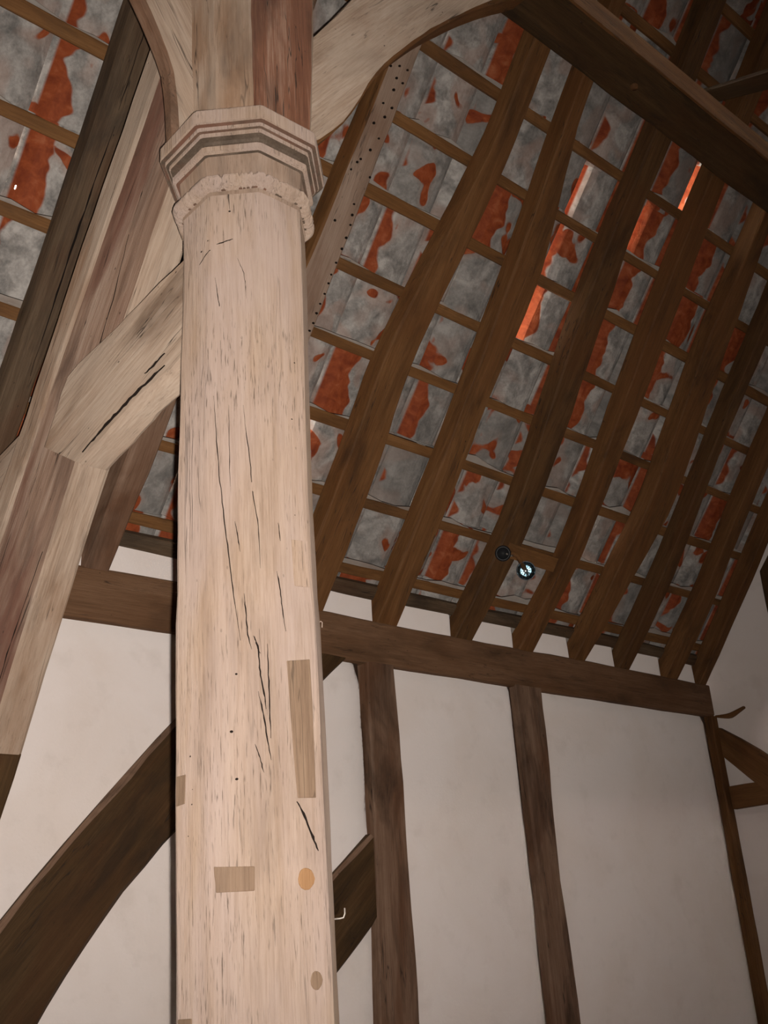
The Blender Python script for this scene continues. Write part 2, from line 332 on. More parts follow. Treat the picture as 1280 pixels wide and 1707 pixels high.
# end wall on the right, cut to the roof slope
def gable(name, x0, x1, ys, off, mat='plaster'):
    prof = [(ys[0], 0.0), (ys[1], 0.0)]
    yt = lambda y: EYE + (D0 + off - y * RN.y) / RN.z
    yr = -1.0
    prof += [(ys[1], yt(ys[1])), (yr, yt(yr)), (ys[0], yt(yr) - (yr - ys[0]) * math.tan(TH))]
    v = [(x0, y, z) for y, z in prof] + [(x1, y, z) for y, z in prof]; n = len(prof)
    f = [tuple(range(n)), tuple(range(n, 2 * n))] + [(i, (i + 1) % n, n + (i + 1) % n, n + i) for i in range(n)]
    mw = Matrix.Translation((x0, 0, 0))
    return link(name, mesh_from(name, v, f, mw), mat, None, mw)
wr = tag(gable('wall_right', XEND + 0.02, XEND + 0.30, (-5.3, 3.60), 0.125), 'white plastered gable end wall at the far end of the aisle', None, None, 'structure')
tag(gable('wall_left', -4.3, -4.05, (-5.3, 3.60), 0.125, 'dark'), 'unseen gable end wall behind the photographer, boarded dark to cut bounced light', None, None, 'structure')  # boarding made up dark so this unseen wall returns little light
tag(box('wall_front', (-4.3, -5.5, 0.0), (6.2, -5.2, 3.30), 'dark'), 'unseen wall on the opposite side of the building, boarded dark to cut bounced light', None, None, 'structure')  # dark boards invented here to keep the bounce fill low
# the other slope and the unseen top of this slope, closed with boards
def roof_boards(name, s0, s1, x0, x1, mirror, label):
    pts = []
    for s in (s0, s1):
        for off in (0.13, 0.20):
            for x in (x0, x1):
                p = roof(x, s, off)
                if mirror: p.y = -2.0 - p.y
                pts.append(p)
    f = [(0, 1, 3, 2), (4, 5, 7, 6), (0, 1, 5, 4), (2, 3, 7, 6), (0, 2, 6, 4), (1, 3, 7, 5)]
    mw = frame(pts[0], Vector((1, 0, 0)), RN)
    return tag(link(name, mesh_from(name, pts, f, mw), 'dark', None, mw), label, None, None, 'structure')
S_TOP, X_LO = 3.45, -1.70
roof_boards('ceiling', -1.3, S_RIDGE, -4.4, 6.3, True, 'dark boarded roof slope on the far side of the ridge')
roof_boards('ceiling', S_TOP, S_RIDGE, -4.4, 6.3, False, 'dark boarded top of the roof slope above the tiles in view')
roof_boards('ceiling', -1.3, S_TOP, -4.4, X_LO, False, 'dark boarded roof slope behind the photographer')

# ------------------------------------------------------------------ tiled slope: battens, mortar, pantiles
tiles = tag(empty('ceiling', roof(2.6, 0.6, 0.13)), 'red clay pantile roof slope with grey lime torching over the rafters', None, None, 'structure')
G = 0.297; S0 = 0.07
KS = list(range(-3, 12))
rb = random.Random(5)
for k in KS:
    s = S0 + G * k + rb.uniform(-0.006, 0.006); hw = 0.021 + rb.uniform(-0.002, 0.003); skew = rb.uniform(-0.004, 0.004)
    xs = [X_LO - 0.05, 0.2, 2.0, 4.0, 6.15]; dv = [rb.uniform(-0.006, 0.006) for _ in xs]
    slab('tile_batten', [roof(x, s - hw + d, 0.10) for x, d in zip(xs, dv)], [roof(x, s + hw + d, 0.10) for x, d in zip(xs, dv)], RN, 0.028, 'batten', n=46, w=0.004, ch=0.004, seed=100 + k, parent=tiles)
    # lime mortar bedded along the upper edge of the batten, ragged
    A, B = [], []; n = 90; f1, f2 = wob(400 + k), wob(450 + k); verts, faces = [], []
    for i in range(n + 1):
        x = X_LO + (6.1 - X_LO) * i / n; wd = max(0.001, 0.008 + 0.020 * f1(x * 2.2) + 0.014 * f2(x * 5) + rb.uniform(-0.004, 0.004))
        o = (i) * 4; sd = s + hw - 0.004
        verts += [roof(x, sd, 0.108 + rb.uniform(-0.003, 0.003)), roof(x, sd + wd, 0.122), roof(x, sd + wd + 0.004, 0.136), roof(x, sd, 0.134)]
        if i:
            for q in range(4): faces.append((o - 4 + q, o - 4 + (q + 1) % 4, o + (q + 1) % 4, o + q))
    faces += [(0, 1, 2, 3), tuple(range(n * 4, n * 4 + 4))]
    mw = Matrix.Translation(roof(X_LO, s, 0.12))
    link('mortar_fillet', mesh_from('mortar_fillet', verts, faces, mw, True), 'mortar', tiles, mw)
# eaves: tilting fillet and mortar bed under the lowest tiles
slab('eaves_fillet', [roof(X_LO, -0.93, 0.085), roof(6.1, -0.93, 0.085)], [roof(X_LO, -0.87, 0.085), roof(6.1, -0.87, 0.085)], RN, 0.05, 'greydark', n=46, w=0.006, ch=0.006, seed=77, parent=tiles)
slab('mortar_bed', [roof(X_LO, -1.02, 0.10), roof(6.1, -1.02, 0.10)], [roof(X_LO, -0.90, 0.10), roof(6.1, -0.90, 0.10)], RN, 0.11, 'mortar', n=60, w=0.008, ch=0.01, seed=78, parent=tiles)
PITCH = 0.236; XJ0 = 2.560
PROF = [(-0.036, 0.026), (-0.024, 0.041), (-0.004, 0.050), (0.018, 0.045), (0.036, 0.024), (0.054, 0.008), (0.090, 0.0), (0.140, 0.0), (0.180, 0.003), (0.208, 0.014), (0.230, 0.030)]
TL = 0.350; TT = 0.012
def tile_mesh(v=0):
    r = random.Random(900 + v); verts, faces, uvs = [], [], []
    nL = 4; n = len(PROF)
    for j in range(nL + 1):
        t = j / nL
        for (x, o) in PROF:
            b = 0.0025 * math.sin(3.1 * t + v) + r.uniform(-0.0012, 0.0012)
            verts.append((x, TL * t, o + b))      # y runs down the slope from the head
    base = len(verts)
    for k in range(base): p = verts[k]; verts.append((p[0], p[1], p[2] + TT))
    for j in range(nL):
        for i in range(n - 1):
            k = j * n + i; faces.append((k, k + 1, k + n + 1, k + n)); faces.append((base + k, base + k + n, base + k + n + 1, base + k + 1))
    rim = list(range(n)) + [(j + 1) * n - 1 for j in range(1, nL + 1)] + [nL * n + i for i in range(n - 2, -1, -1)] + [j * n for j in range(nL - 1, 0, -1)]
    for q in range(len(rim)): a, b = rim[q], rim[(q + 1) % len(rim)]; faces.append((b, a, base + a, base + b))
    # nib that hooks over the batten
    b0 = len(verts); nx0, nx1, ny0, ny1 = 0.10, 0.135, 0.004, 0.020
    for z in (-0.022, 0.004):
        for (x, y) in ((nx0, ny0), (nx1, ny0), (nx1, ny1), (nx0, ny1)): verts.append((x, y, z))
    faces += [(b0, b0 + 3, b0 + 2, b0 + 1), (b0 + 4, b0 + 5, b0 + 6, b0 + 7)] + [(b0 + q, b0 + (q + 1) % 4, b0 + 4 + (q + 1) % 4, b0 + 4 + q) for q in range(4)]
    return verts, faces
def tile_mw(col, k, jit, lift=0.0):
    # local x = along X, y = down the slope from the head at the batten, z = outwards; the tail rides on the tile below
    x = XJ0 + PITCH * col + jit[0]; s = S0 + G * k + 0.026 + jit[1]
    head = roof(x, s, 0.132); tail = roof(x, s - TL, 0.132 + 0.0175)
    y = (tail - head).normalized(); xx = Vector((1, 0, 0)); z = xx.cross(y)
    m = Matrix((xx, y, z)).transposed().to_4x4(); m.translation = head
    m = m @ Matrix.Rotation(jit[2], 4, 'Z') @ Matrix.Rotation(jit[3], 4, 'Y')
    m.translation += RN * lift
    return m
def uv_tile(me):
    uvl = me.uv_layers.new(name='UVMap')
    for lp in me.loops:
        c = me.vertices[lp.vertex_index].co; uvl.data[lp.index].uv = ((c.x + 0.036) / 0.266, c.y / TL)
def holed_tile():
    """a tile with a small hole broken through it"""
    global PROF
    save = PROF; PROF = sorted(save + [(0.031, 0.030), (0.042, 0.0175)]); vv, ff = tile_mesh(2); n = len(PROF); PROF = save
    base = n * 5; row = 2; i = [round(v[0], 3) for v in vv[:n]].index(0.031)
    # narrow the cell in the slope direction, then leave it out on both faces
    for b in (0, base):
        for q in range(n):
            for j, y in ((row, 0.235), (row + 1, 0.248)):
                x, _, z = vv[b + j * n + q]; vv[b + j * n + q] = (x, y, z)
    a, c = row * n + i, row * n + i + 1; d, e = a + n, c + n
    drop = [{a, c, d, e}, {base + a, base + c, base + d, base + e}]
    ff = [f for f in ff if set(f) not in drop]
    ff += [(a, c, base + c, base + a), (c, e, base + e, base + c), (e, d, base + d, base + e), (d, a, base + a, base + d)]
    me = mesh_from('roof_tile', vv, ff); uv_tile(me); me.materials.append(M['tile']); return me
TM = []
for v in range(5):
    vv, ff = tile_mesh(v); me = mesh_from('roof_tile', vv, ff); uv_tile(me); me.materials.append(M['tile']); TM.append(me)
HOLED = holed_tile()
BARE = TM[0].copy(); BARE.materials.clear(); BARE.materials.append(M['bare_tile'])
# tiles that sit high or have slipped, letting daylight in: (column, course): (dx, ds, turn, lift)
SLIP = {}
def slip_at(x, s, **kw):
    c = round((x - XJ0) / PITCH); k = math.ceil((s - S0 - 0.022) / G); SLIP[(c, k)] = kw
for _x, _s, _a in [(4.19, 1.40, 0.17), (3.53, 0.62, 0.14), (3.53, 0.90, 0.10), (4.47, -0.45, 0.14), (2.59, -0.28, 0.13), (5.62, 0.45, 0.15), (3.56, 1.22, 0.10), (4.0, 1.10, 0.10), (1.40, -0.2, 0.12)]:
    slip_at(_x, _s, a=_a)
inview, rest = [], []
rt = random.Random(31)
def camdepth(p):
    q = p - Vector((0, 0, EYE)); z = q.dot(cf_); return 640 + 1815 * q.dot(cr_) / z, 853 - 1815 * q.dot(cu_) / z, z
for k in range(-3, 12):
    for c in range(-18, 16):
        x = XJ0 + PITCH * c
        if x > 6.05: continue
        jit = [rt.uniform(-0.004, 0.004), rt.uniform(-0.006, 0.006), rt.uniform(-0.008, 0.008), rt.uniform(-0.008, 0.008)]
        if (c, k) in SLIP:
            jit[3] = SLIP[(c, k)]['a']
        mw = tile_mw(c, k, jit, 0.235 * math.sin(jit[3]) if (c, k) in SLIP else 0.0); ctr = mw @ Vector((0.1, TL / 2, 0)); px, py, dz = camdepth(ctr)
        vis = -90 < px < 1370 and -110 < py < 1150
        (inview if vis else rest).append((dz, c, k, mw))
inview.sort(key=lambda q: q[0])
rest += inview[300:]; inview = inview[:300]
for i, (dz, c, k, mw) in enumerate(inview):
    o = bpy.data.objects.new('roof_tile', HOLED if (c, k) == (-6, 1) else BARE if (c, k) in SLIP or (c - 1, k) in SLIP else TM[(c * 7 + k * 3) % 5]); COL.objects.link(o); o.parent = tiles
    o.matrix_local = tiles.matrix_world.inverted() @ mw
bm = bmesh.new()
for dz, c, k, mw in rest:
    b2 = TM[(c * 7 + k * 3) % 5].copy(); b2.transform(mw); bm.from_mesh(b2); bpy.data.meshes.remove(b2)
me = bpy.data.meshes.new('roof_tiles_beyond'); bm.to_mesh(me); bm.free(); me.materials.append(M['tile'])
o = link('roof_tiles_beyond', me, None, tiles, Matrix.Identity(4)); o['kind'] = 'stuff'

# ------------------------------------------------------------------ rafters: (s, left, right) of the soffit
RAFT = [
    ([(-1.02, -1.22, -1.10), (3.4, -1.22, -1.10)], 'brown', 'brown rafter behind the photographer, far left of the slope', -1),
    ([(-1.02, -0.72, -0.60), (3.4, -0.72, -0.60)], 'brown', 'brown rafter out of the picture, second from the left', -1),
    ([(-1.02, -0.20, -0.08), (3.4, -0.20, -0.08)], 'brown', 'brown rafter out of the picture, third from the left', -1),
    ([(-1.02, 0.28, 0.40), (3.4, 0.28, 0.40)], 'brown', 'brown rafter just outside the left edge of the picture', -1),
    ([(-1.02, 0.76, 0.86), (1.0, 0.76, 0.86), (3.4, 0.76, 0.86)], 'brown', 'brown rafter at the upper left corner of the picture', 0),
    ([(-1.02, 1.275, 1.375), (0.3, 1.29, 1.39), (0.8, 1.285, 1.385), (3.4, 1.28, 1.38)], 'greydark', 'dark grey-brown rafter behind the limewashed raking strut at upper left', 0),
    ([(-1.02, 1.765, 1.862), (-0.4, 1.785, 1.89), (3.4, 1.78, 1.88)], 'pinkbrown', 'pinkish brown rafter half hidden behind the octagonal post, foot left of it', 0),
    ([(-1.02, 2.20, 2.335), (0.2, 2.20, 2.332), (0.64, 2.222, 2.345), (1.1, 2.235, 2.352), (3.4, 2.24, 2.35)], 'spotted', 'pale rafter dotted with nail holes, just right of the octagonal post', 0),
    ([(-1.02, 2.70, 2.875), (-0.33, 2.711, 2.88), (0.1, 2.694, 2.848), (1.03, 2.845, 2.945), (3.4, 2.85, 2.95)], 'brown', 'broad brown rafter tapering upwards, second right of the octagonal post', 0),
    ([(-1.02, 3.186, 3.308), (-0.4, 3.20, 3.33), (0.03, 3.20, 3.330), (0.64, 3.19, 3.36), (1.35, 3.155, 3.225), (3.4, 3.16, 3.25)], 'brown', 'brown rafter, third right of the octagonal post, standing over the nearer wall stud', 0),
    ([(-1.02, 3.682, 3.80), (-0.42, 3.76, 3.90), (0.6, 3.67, 3.83), (1.0, 3.665, 3.78), (1.42, 3.69, 3.81), (3.4, 3.70, 3.80)], 'midbrown', 'knotty dark rafter, fourth right of the post, beside the spotlight', 0),
    ([(-1.02, 4.138, 4.253), (-0.49, 4.23, 4.33), (0.53, 4.165, 4.305), (1.2, 4.15, 4.27), (3.4, 4.15, 4.26)], 'brown', 'brown rafter immediately right of the spotlight', 0),
    ([(-1.02, 4.58, 4.67), (-0.12, 4.68, 4.88), (0.84, 4.60, 4.775), (1.32, 4.63, 4.725), (3.4, 4.62, 4.73)], 'brown', 'orange-brown rafter, second right of the spotlight', 0),
    ([(-1.02, 4.97, 5.07), (-0.41, 5.02, 5.128), (0.2, 5.0, 5.08), (3.4, 5.0, 5.10)], 'midbrown', 'dark brown rafter, third right of the spotlight', 0),
    ([(-1.02, 5.425, 5.55), (-0.54, 5.47, 5.594), (0.04, 5.45, 5.55), (3.4, 5.43, 5.55)], 'brown', 'slim brown rafter next to the one against the end wall', 0),
    ([(-1.02, 5.775, 5.85), (-0.5, 5.79, 5.868), (3.4, 5.78, 5.868)], 'brown', 'thin brown rafter lying against the white end wall', 0),
]
for i, (L, mt, lab, vis) in enumerate(RAFT):
    if vis < 0 and i < 3: continue
    r = slab('rafter', [roof(a, s, 0) for s, a, b in L], [roof(b, s, 0) for s, a, b in L], RN, 0.098, mt, n=44, w=0.005, ch=0.007, seed=200 + i)
    tag(r, lab, 'rafter', 'rafters of the aisle roof')
    if 'nail holes' in lab:
        second_mat(r, 'brown', lambda n_: n_.x < -0.6)
        bm = bmesh.new()
        for (x, s) in [(2.302, .909), (2.318, .951), (2.266, .87), (2.292, .778), (2.266, .732), (2.256, .716), (2.242, .682), (2.332, .689), (2.307, .574), (2.316, .535), (2.324, .499), (2.252, .489), (2.326, .449), (2.325, .405), (2.322, .349), (2.32, .301), (2.322, .267), (2.322, .225), (2.319, .184), (2.318, .146), (2.32, .107), (2.316, .075), (2.25, 1.079), (2.286, 1.096), (2.325, 1.099), (2.325, 1.049), (2.298, 1.011), (2.292, 1.053), (2.275, .95), (2.31, .83)]:
            m = frame(roof(x, s, -0.001), RN, (1, 0, 0)); rd = 0.0038 + 0.002 * ((x * 731 + s * 97) % 1)
            bmesh.ops.create_cone(bm, cap_ends=True, segments=7, radius1=rd, radius2=rd * 0.7, depth=0.012, matrix=m)
        mw = r.matrix_world.copy(); me = bpy.data.meshes.new('nail_holes'); bm.transform(mw.inverted()); bm.to_mesh(me); bm.free()
        o = link('nail_holes', me, 'void', r, mw); o['kind'] = 'stuff'

_dr = [o for o in COL.objects if o.get('label', '').startswith('dark grey-brown rafter')][0]
DARK_RAFTER = _dr
# white beam filling between the rafter feet, on top of the wall plate
feet = [(L[0][1] + 0.0, L[0][2]) for L, *_ in RAFT]
rf = random.Random(8)
for i in range(3, len(feet)):
    x0 = feet[i - 1][1] + 0.002; x1 = feet[i][0] - 0.002
    panel('beam_filling', x0 - 0.02, x1 + 0.012, ZP1 - 0.004, ZP1 + 0.155 + rf.uniform(-0.012, 0.012), 3.426 + rf.uniform(0, 0.006), wall, 30 + i, thick=0.06)

# ------------------------------------------------------------------ wall timbers
def W(x, z, y=YW): return Vector((x, y, z + EYE))
NB = Vector((0, 1, 0))
tag(slab('wall_plate', [W(-4.0, 1.172), W(1.0, 1.178), W(3.2, 1.165), W(5.87, 1.168)], [W(-4.0, 1.363), W(1.0, 1.372), W(3.2, 1.363), W(5.87, 1.358)], NB, 0.16, 'plate', n=60, w=0.006, ch=0.008, seed=1),
    'long horizontal brown oak wall plate carrying the rafter feet', 'beam')
tag(slab('wall_stud', [W(3.108, 1.172), W(3.09, 0.72), W(3.082, 0.25), W(3.052, -0.25), W(3.04, -1.58)], [W(3.263, 1.172), W(3.268, 0.72), W(3.265, 0.31), W(3.264, -0.27), W(3.26, -1.58)], NB, 0.10, 'pinkbrown', w=0.004, ch=0.006, seed=2),
    'broad brown upright stud right of the octagonal post, nearer of the two', 'stud', 'studs in the plaster wall')
tag(slab('wall_stud', [W(4.075, 1.172), W(4.08, 0.77), W(4.085, 0.25), W(4.075, -0.34), W(4.07, -1.58)], [W(4.276, 1.172), W(4.262, 0.78), W(4.244, 0.33), W(4.259, -0.36), W(4.26, -1.58)], NB, 0.10, 'pinkbrown', w=0.004, ch=0.008, seed=3),
    'slimmer brown upright stud between the two widest plaster panels', 'stud', 'studs in the plaster wall')
tag(slab('wall_brace', [W(0.95, -0.62), W(1.524, 0.164), W(1.711, 0.375), W(1.922, 0.603), W(2.111, 0.803), W(2.50, 1.19)], [W(1.28, -0.70), W(1.665, -0.125), W(1.768, 0.014), W(1.931, 0.224), W(2.121, 0.421), W(2.99, 1.172)], NB, 0.07, 'dark', w=0.003, ch=0.020, seed=4),
    'broad dark curved brace rising behind the post to the wall plate', 'brace', 'braces on the plaster wall')
second_mat(COL.objects['wall_brace'], 'pinkbrown', lambda n_: -0.95 < n_.y < -0.3 and n_.z > 0.2)
tag(slab('wall_brace', [W(1.9, -0.60), W(2.40, -0.06), W(2.868, 0.301), W(3.075, 0.45)], [W(2.15, -0.75), W(2.50, -0.40), W(2.883, -0.034), W(3.065, 0.105)], NB, 0.07, 'dark', w=0.003, ch=0.020, seed=5),
    'short dark brace meeting the nearer stud, low right of the post', 'brace', 'braces on the plaster wall')
second_mat(COL.objects['wall_brace.001'], 'pinkbrown', lambda n_: -0.95 < n_.y < -0.3 and n_.z > 0.2)
tag(slab('corner_post', [W(5.822, 1.165, 3.392), W(5.80, -0.5, 3.392), W(5.80, -1.58, 3.392)], [W(5.885, 1.165, 3.392), W(5.885, -0.5, 3.392), W(5.885, -1.58, 3.392)], NB, 0.10, 'brown', w=0.004, ch=0.006, seed=6),
    'narrow brown corner post where the two plaster walls meet', 'post')
# end wall timbers
NE = Vector((1, 0, 0))
def E(y, z, x=XEND - 0.025): return Vector((x, y, z + EYE))
tag(slab('end_brace', [E(3.385, 1.095), E(3.22, 0.985), E(3.119, 0.895), E(2.965, 0.745)], [E(3.385, 0.92), E(3.26, 0.79), E(3.20, 0.735), E(3.13, 0.66)], NE, 0.06, 'brown', w=0.003, ch=0.006, seed=7),
    'curved brown brace on the end wall above the short rail', 'brace')
tag(slab('end_rail', [E(3.385, 0.625), E(2.96, 0.625)], [E(3.385, 0.755), E(2.96, 0.75)], NE, 0.05, 'brown', w=0.003, ch=0.005, seed=8),
    'short horizontal brown rail on the end wall at right edge', 'rail')
tag(slab('end_post', [E(2.945, -1.58, 5.872), E(2.945, 0.5, 5.872), E(2.942, 1.93, 5.872)], [E(2.70, -1.58, 5.872), E(2.70, 0.5, 5.872), E(2.70, 2.20, 5.872)], NE, 0.04, 'dark', w=0.004, ch=0.008, seed=9),
    'dark upright post against the end wall at right edge', 'post')
tag(slab('plate_end_mark', [E(3.40, 1.160, 5.872), E(3.31, 1.135, 5.872), E(3.21, 1.178, 5.872)], [E(3.40, 1.172, 5.872), E(3.31, 1.165, 5.872), E(3.21, 1.188, 5.872)], NE, 0.028, 'brown', n=8, w=0.002, ch=0.003, seed=19),  # dark smudge by the plate end, built as a thin brown sliver
    'small dark curved mark on the end wall at the far end of the wall plate', 'bracket')

# ------------------------------------------------------------------ arcade plate, its braces
def A(x, y, z): return Vector((x, y, z + EYE))
ap = tag(slab('arcade_plate', [A(-4.0, 1.852, 3.25), A(1, 1.852, 3.25), A(3.5, 1.852, 3.25), A(5.88, 1.86, 3.245)], [A(-4.0, 1.646, 3.25), A(1, 1.646, 3.25), A(3.5, 1.646, 3.25), A(5.88, 1.655, 3.25)], Vector((0, 0, 1)), 0.13, 'dark', n=60, w=0.007, ch=0.012, seed=11),
    'massive dark arcade plate running along the roof at upper right', 'beam')
slab('lit_inner_face', [A(-4.0, 1.648, 3.252), A(1, 1.648, 3.252), A(3.5, 1.648, 3.252), A(5.87, 1.657, 3.25)], [A(-4.0, 1.648, 3.374), A(1, 1.648, 3.374), A(3.5, 1.648, 3.374), A(5.87, 1.657, 3.374)], Vector((0, -1, 0)), 0.012, 'brown', n=60, w=0.004, ch=0.003, seed=41, parent=ap)['label'] = 'inner face of the plate, its flash-lit tone put into a paler brown'  # added strip: lit tone of the inner face put into its colour
for (x, z) in [(3.30, 0), (2.42, 0)]:
    tube('peg', [A(x, 1.75, 3.235), A(x, 1.75, 3.28)], 0.016, 'batten', ap)
tag(slab('wind_brace', [roof(3.72, 1.57, -0.055), roof(3.95, 1.732, -0.055), roof(4.2545, 1.931, -0.055), roof(4.9, 2.36, -0.055)], [roof(3.60, 1.56, -0.055), roof(3.87, 1.755, -0.055), roof(4.20, 2.00, -0.055), roof(4.84, 2.45, -0.055)], RN, 0.05, 'dark', w=0.004, ch=0.005, seed=12),
    'thin dark wind brace above the arcade plate at upper right corner', 'brace')
tag(slab('arcade_brace', [A(1.40, 1.695, 1.86), A(1.55, 1.695, 2.01), A(1.637, 1.695, 2.14), A(1.691, 1.695, 2.255), A(1.772, 1.695, 2.38), A(1.943, 1.695, 2.605), A(2.066, 1.695, 2.74), A(2.233, 1.695, 2.915), A(2.62, 1.695, 3.262)],
         [A(1.40, 1.695, 2.17), A(1.47, 1.695, 2.27), A(1.52, 1.695, 2.35), A(1.57, 1.695, 2.424), A(1.66, 1.695, 2.567), A(1.78, 1.695, 2.76), A(1.88, 1.695, 2.90), A(2.0, 1.695, 3.05), A(2.16, 1.695, 3.262)],
         NB, 0.115, 'pale', n=26, w=0.003, ch=0.010, seed=13), 'limewashed curved brace sweeping right from the post head to the arcade plate', 'brace', 'braces of the post head')
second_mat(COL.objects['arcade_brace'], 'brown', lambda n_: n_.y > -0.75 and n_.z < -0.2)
tag(slab('arcade_brace', [A(1.115, 1.775, 1.815), A(1.111, 1.775, 1.87), A(1.109, 1.775, 1.986), A(1.093, 1.775, 2.075), A(1.063, 1.775, 2.116), A(1.025, 1.775, 2.202), A(0.84, 1.775, 2.50), A(0.50, 1.775, 2.86), A(0.05, 1.775, 3.262)],
         [A(1.20, 1.775, 1.815), A(1.20, 1.775, 1.87), A(1.20, 1.775, 1.99), A(1.20, 1.775, 2.12), A(1.20, 1.775, 2.22), A(1.20, 1.775, 2.40), A(1.10, 1.775, 2.70), A(0.84, 1.775, 3.02), A(0.52, 1.775, 3.262)],
         NB, 0.052, 'pale', n=34, w=0.002, ch=0.010, seed=14), 'limewashed curved brace flaring left from the post head, cut off by the top edge', 'brace', 'braces of the post head')
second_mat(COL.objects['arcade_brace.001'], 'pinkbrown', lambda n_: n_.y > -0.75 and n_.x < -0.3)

# ------------------------------------------------------------------ octagonal post with its moulded capital
PX, PY = 1.274, 1.750
post = empty('octagonal_post', (PX, PY, 0)); tag(post, 'pale octagonal oak post with a moulded capital in the foreground', 'post')
OCT = [R(22.5 + 45 * k) for k in range(8)]
def lean(z):
    zr = z - EYE; s = 0.016 if zr > 1.5 else (0.003 + 0.013 * max(0, (zr - 0.9) / 0.6) if zr > 0.9 else 0.004)
    return Vector((PX + s * 0.809, PY - s * 0.588, 0))
def oct_lathe(name, prof, mat, parent, rot=0.0, arris=0.0, wobble=0.0, seed=0, smooth=False):
    """rings of an octagon with cut arrises; prof = [(circumradius, z)]"""
    rr = random.Random(seed); fs = [wob(seed * 16 + q) for q in range(16)]; verts, faces = [], []; per = 16
    for (r, z) in prof:
        c = lean(z)
        for k in range(8):
            a0, a1, a2 = OCT[k - 1] + rot, OCT[k] + rot, OCT[(k + 1) % 8] + rot
            p = Vector((math.cos(a1), math.sin(a1), 0)) * r; q0 = Vector((math.cos(a0), math.sin(a0), 0)) * r; q1 = Vector((math.cos(a2), math.sin(a2), 0)) * r
            for m, (tgt, f) in enumerate(((q0, fs[2 * k]), (q1, fs[2 * k + 1]))):
                e = p + (tgt - p).normalized() * (arris * (1 + 0.6 * f(z * 3))); e *= 1 + wobble * fs[2 * k](z * 2.1) / max(r, 0.01)
                verts.append(Vector((c.x, c.y, z)) + e)
    for i in range(1, len(prof)):
        o = (i - 1) * per
        for k in range(per): faces.append((o + k, o + (k + 1) % per, o + per + (k + 1) % per, o + per + k))
    faces.append(tuple(range(per))); faces.append(tuple(range((len(prof) - 1) * per, len(prof) * per)))
    mw = Matrix.Translation((PX, PY, prof[0][1]))
    return link(name, mesh_from(name, verts, faces, mw), mat, parent, mw)
zs = [0.30 + (3.24 - 0.30) * i / 44 for i in range(45)]
oct_lathe('shaft', [(0.148 + (0.003 if z < 2.3 else 0), z) for z in zs], 'post', post, 0.0, 0.006, 0.0012, 3)
oct_lathe('base', [(0.21, 0.0), (0.21, 0.22), (0.19, 0.26), (0.16, 0.30)], 'post', post, 0, 0.008, 0.001, 4)
RC = R(-1.0)
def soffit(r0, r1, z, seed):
    return oct_lathe('grimy_shaded_soffit', [(r0, z + 0.002), (r0, z), (r1, z), (r1, z + 0.002)], 'grime_shade', cap, RC, 0.004, 0.0005, seed)  # grime of the quirks and undercut shade, both put into the colour
cap = oct_lathe('capital', [(0.1495, 3.215), (0.152, 3.262), (0.154, 3.29), (0.157, 3.316), (0.157, 3.322)], 'bell', post, RC, 0.004, 0.001, 5)
soffit(0.146, 0.1545, 3.2245, 64)  # dark line below the roll, put in as colour
soffit(0.155, 0.164, 3.3185, 61)  # shading under the lower moulding, put into the ring's colour
oct_lathe('lower_moulding', [(0.160, 3.3195), (0.168, 3.3195), (0.1735, 3.3235), (0.1735, 3.335), (0.167, 3.341), (0.155, 3.342)], 'post', cap, RC, 0.004, 0.0008, 6)
oct_lathe('hollow', [(0.155, 3.340), (0.1585, 3.342), (0.1575, 3.352), (0.162, 3.3575), (0.1785, 3.3575), (0.1785, 3.3590)], 'grime_shade', cap, RC, 0.004, 0.0006, 16)['label'] = 'grimy dark hollow between the mouldings'
oct_lathe('middle_moulding', [(0.162, 3.3582), (0.1800, 3.3582), (0.1815, 3.3605), (0.1810, 3.3675), (0.170, 3.3685)], 'post', cap, RC, 0.004, 0.0008, 7)
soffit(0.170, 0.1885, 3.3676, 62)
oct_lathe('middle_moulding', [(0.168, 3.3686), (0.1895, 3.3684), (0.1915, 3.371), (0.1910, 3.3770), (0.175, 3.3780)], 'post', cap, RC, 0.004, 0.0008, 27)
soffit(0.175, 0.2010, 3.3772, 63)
oct_lathe('abacus', [(0.175, 3.3786), (0.2015, 3.3784), (0.2040, 3.3815), (0.2040, 3.413), (0.2015, 3.418), (0.17, 3.424)], 'post', cap, RC, 0.005, 0.0015, 8)
# cabled roll under the bell: a round moulding with rough nicks
def astragal():
    zc = 3.243; Rr = 0.1555; tr = 0.0185; rr = random.Random(12); verts, faces = [], []; n = 320; sg = 10; corner = []
    c = lean(zc)
    pts = []
    for i in range(n):
        t = i / n * 8; k = int(t); u = t - k
        a0, a1 = OCT[k] + RC, OCT[(k + 1) % 8] + RC
        p = Vector((math.cos(a0), math.sin(a0), 0)).lerp(Vector((math.cos(a1), math.sin(a1), 0)), u)
        # round the corners a little
        e = min(u, 1 - u); p *= 1 - 0.02 * max(0, 1 - e / 0.06)
        pts.append(p * Rr)
    nick = [1.0] * n
    for _ in range(44):
        i = rr.randrange(n); d = rr.uniform(0.12, 0.45); nick[i] -= d; nick[(i + 1) % n] -= d * 0.5
    for i, p in enumerate(pts):
        o = p.normalized(); g = tr * max(0.6, nick[i]) * (1 + rr.uniform(-0.02, 0.02)); sl = rr.uniform(-0.0004, 0.0004)
        for q in range(sg):
            an = 2 * math.pi * q / sg; verts.append(Vector((c.x, c.y, zc + sl)) + p + o * math.cos(an) * g + Vector((0, 0, math.sin(an) * g * 1.1)))
        j = (i + 1) % n
        for q in range(sg): faces.append((i * sg + q, i * sg + (q + 1) % sg, j * sg + (q + 1) % sg, j * sg + q))
    mw = Matrix.Translation((PX, PY, zc)); return link('astragal', mesh_from('astragal', verts, faces, mw, True), 'post', cap, mw)
astragal()
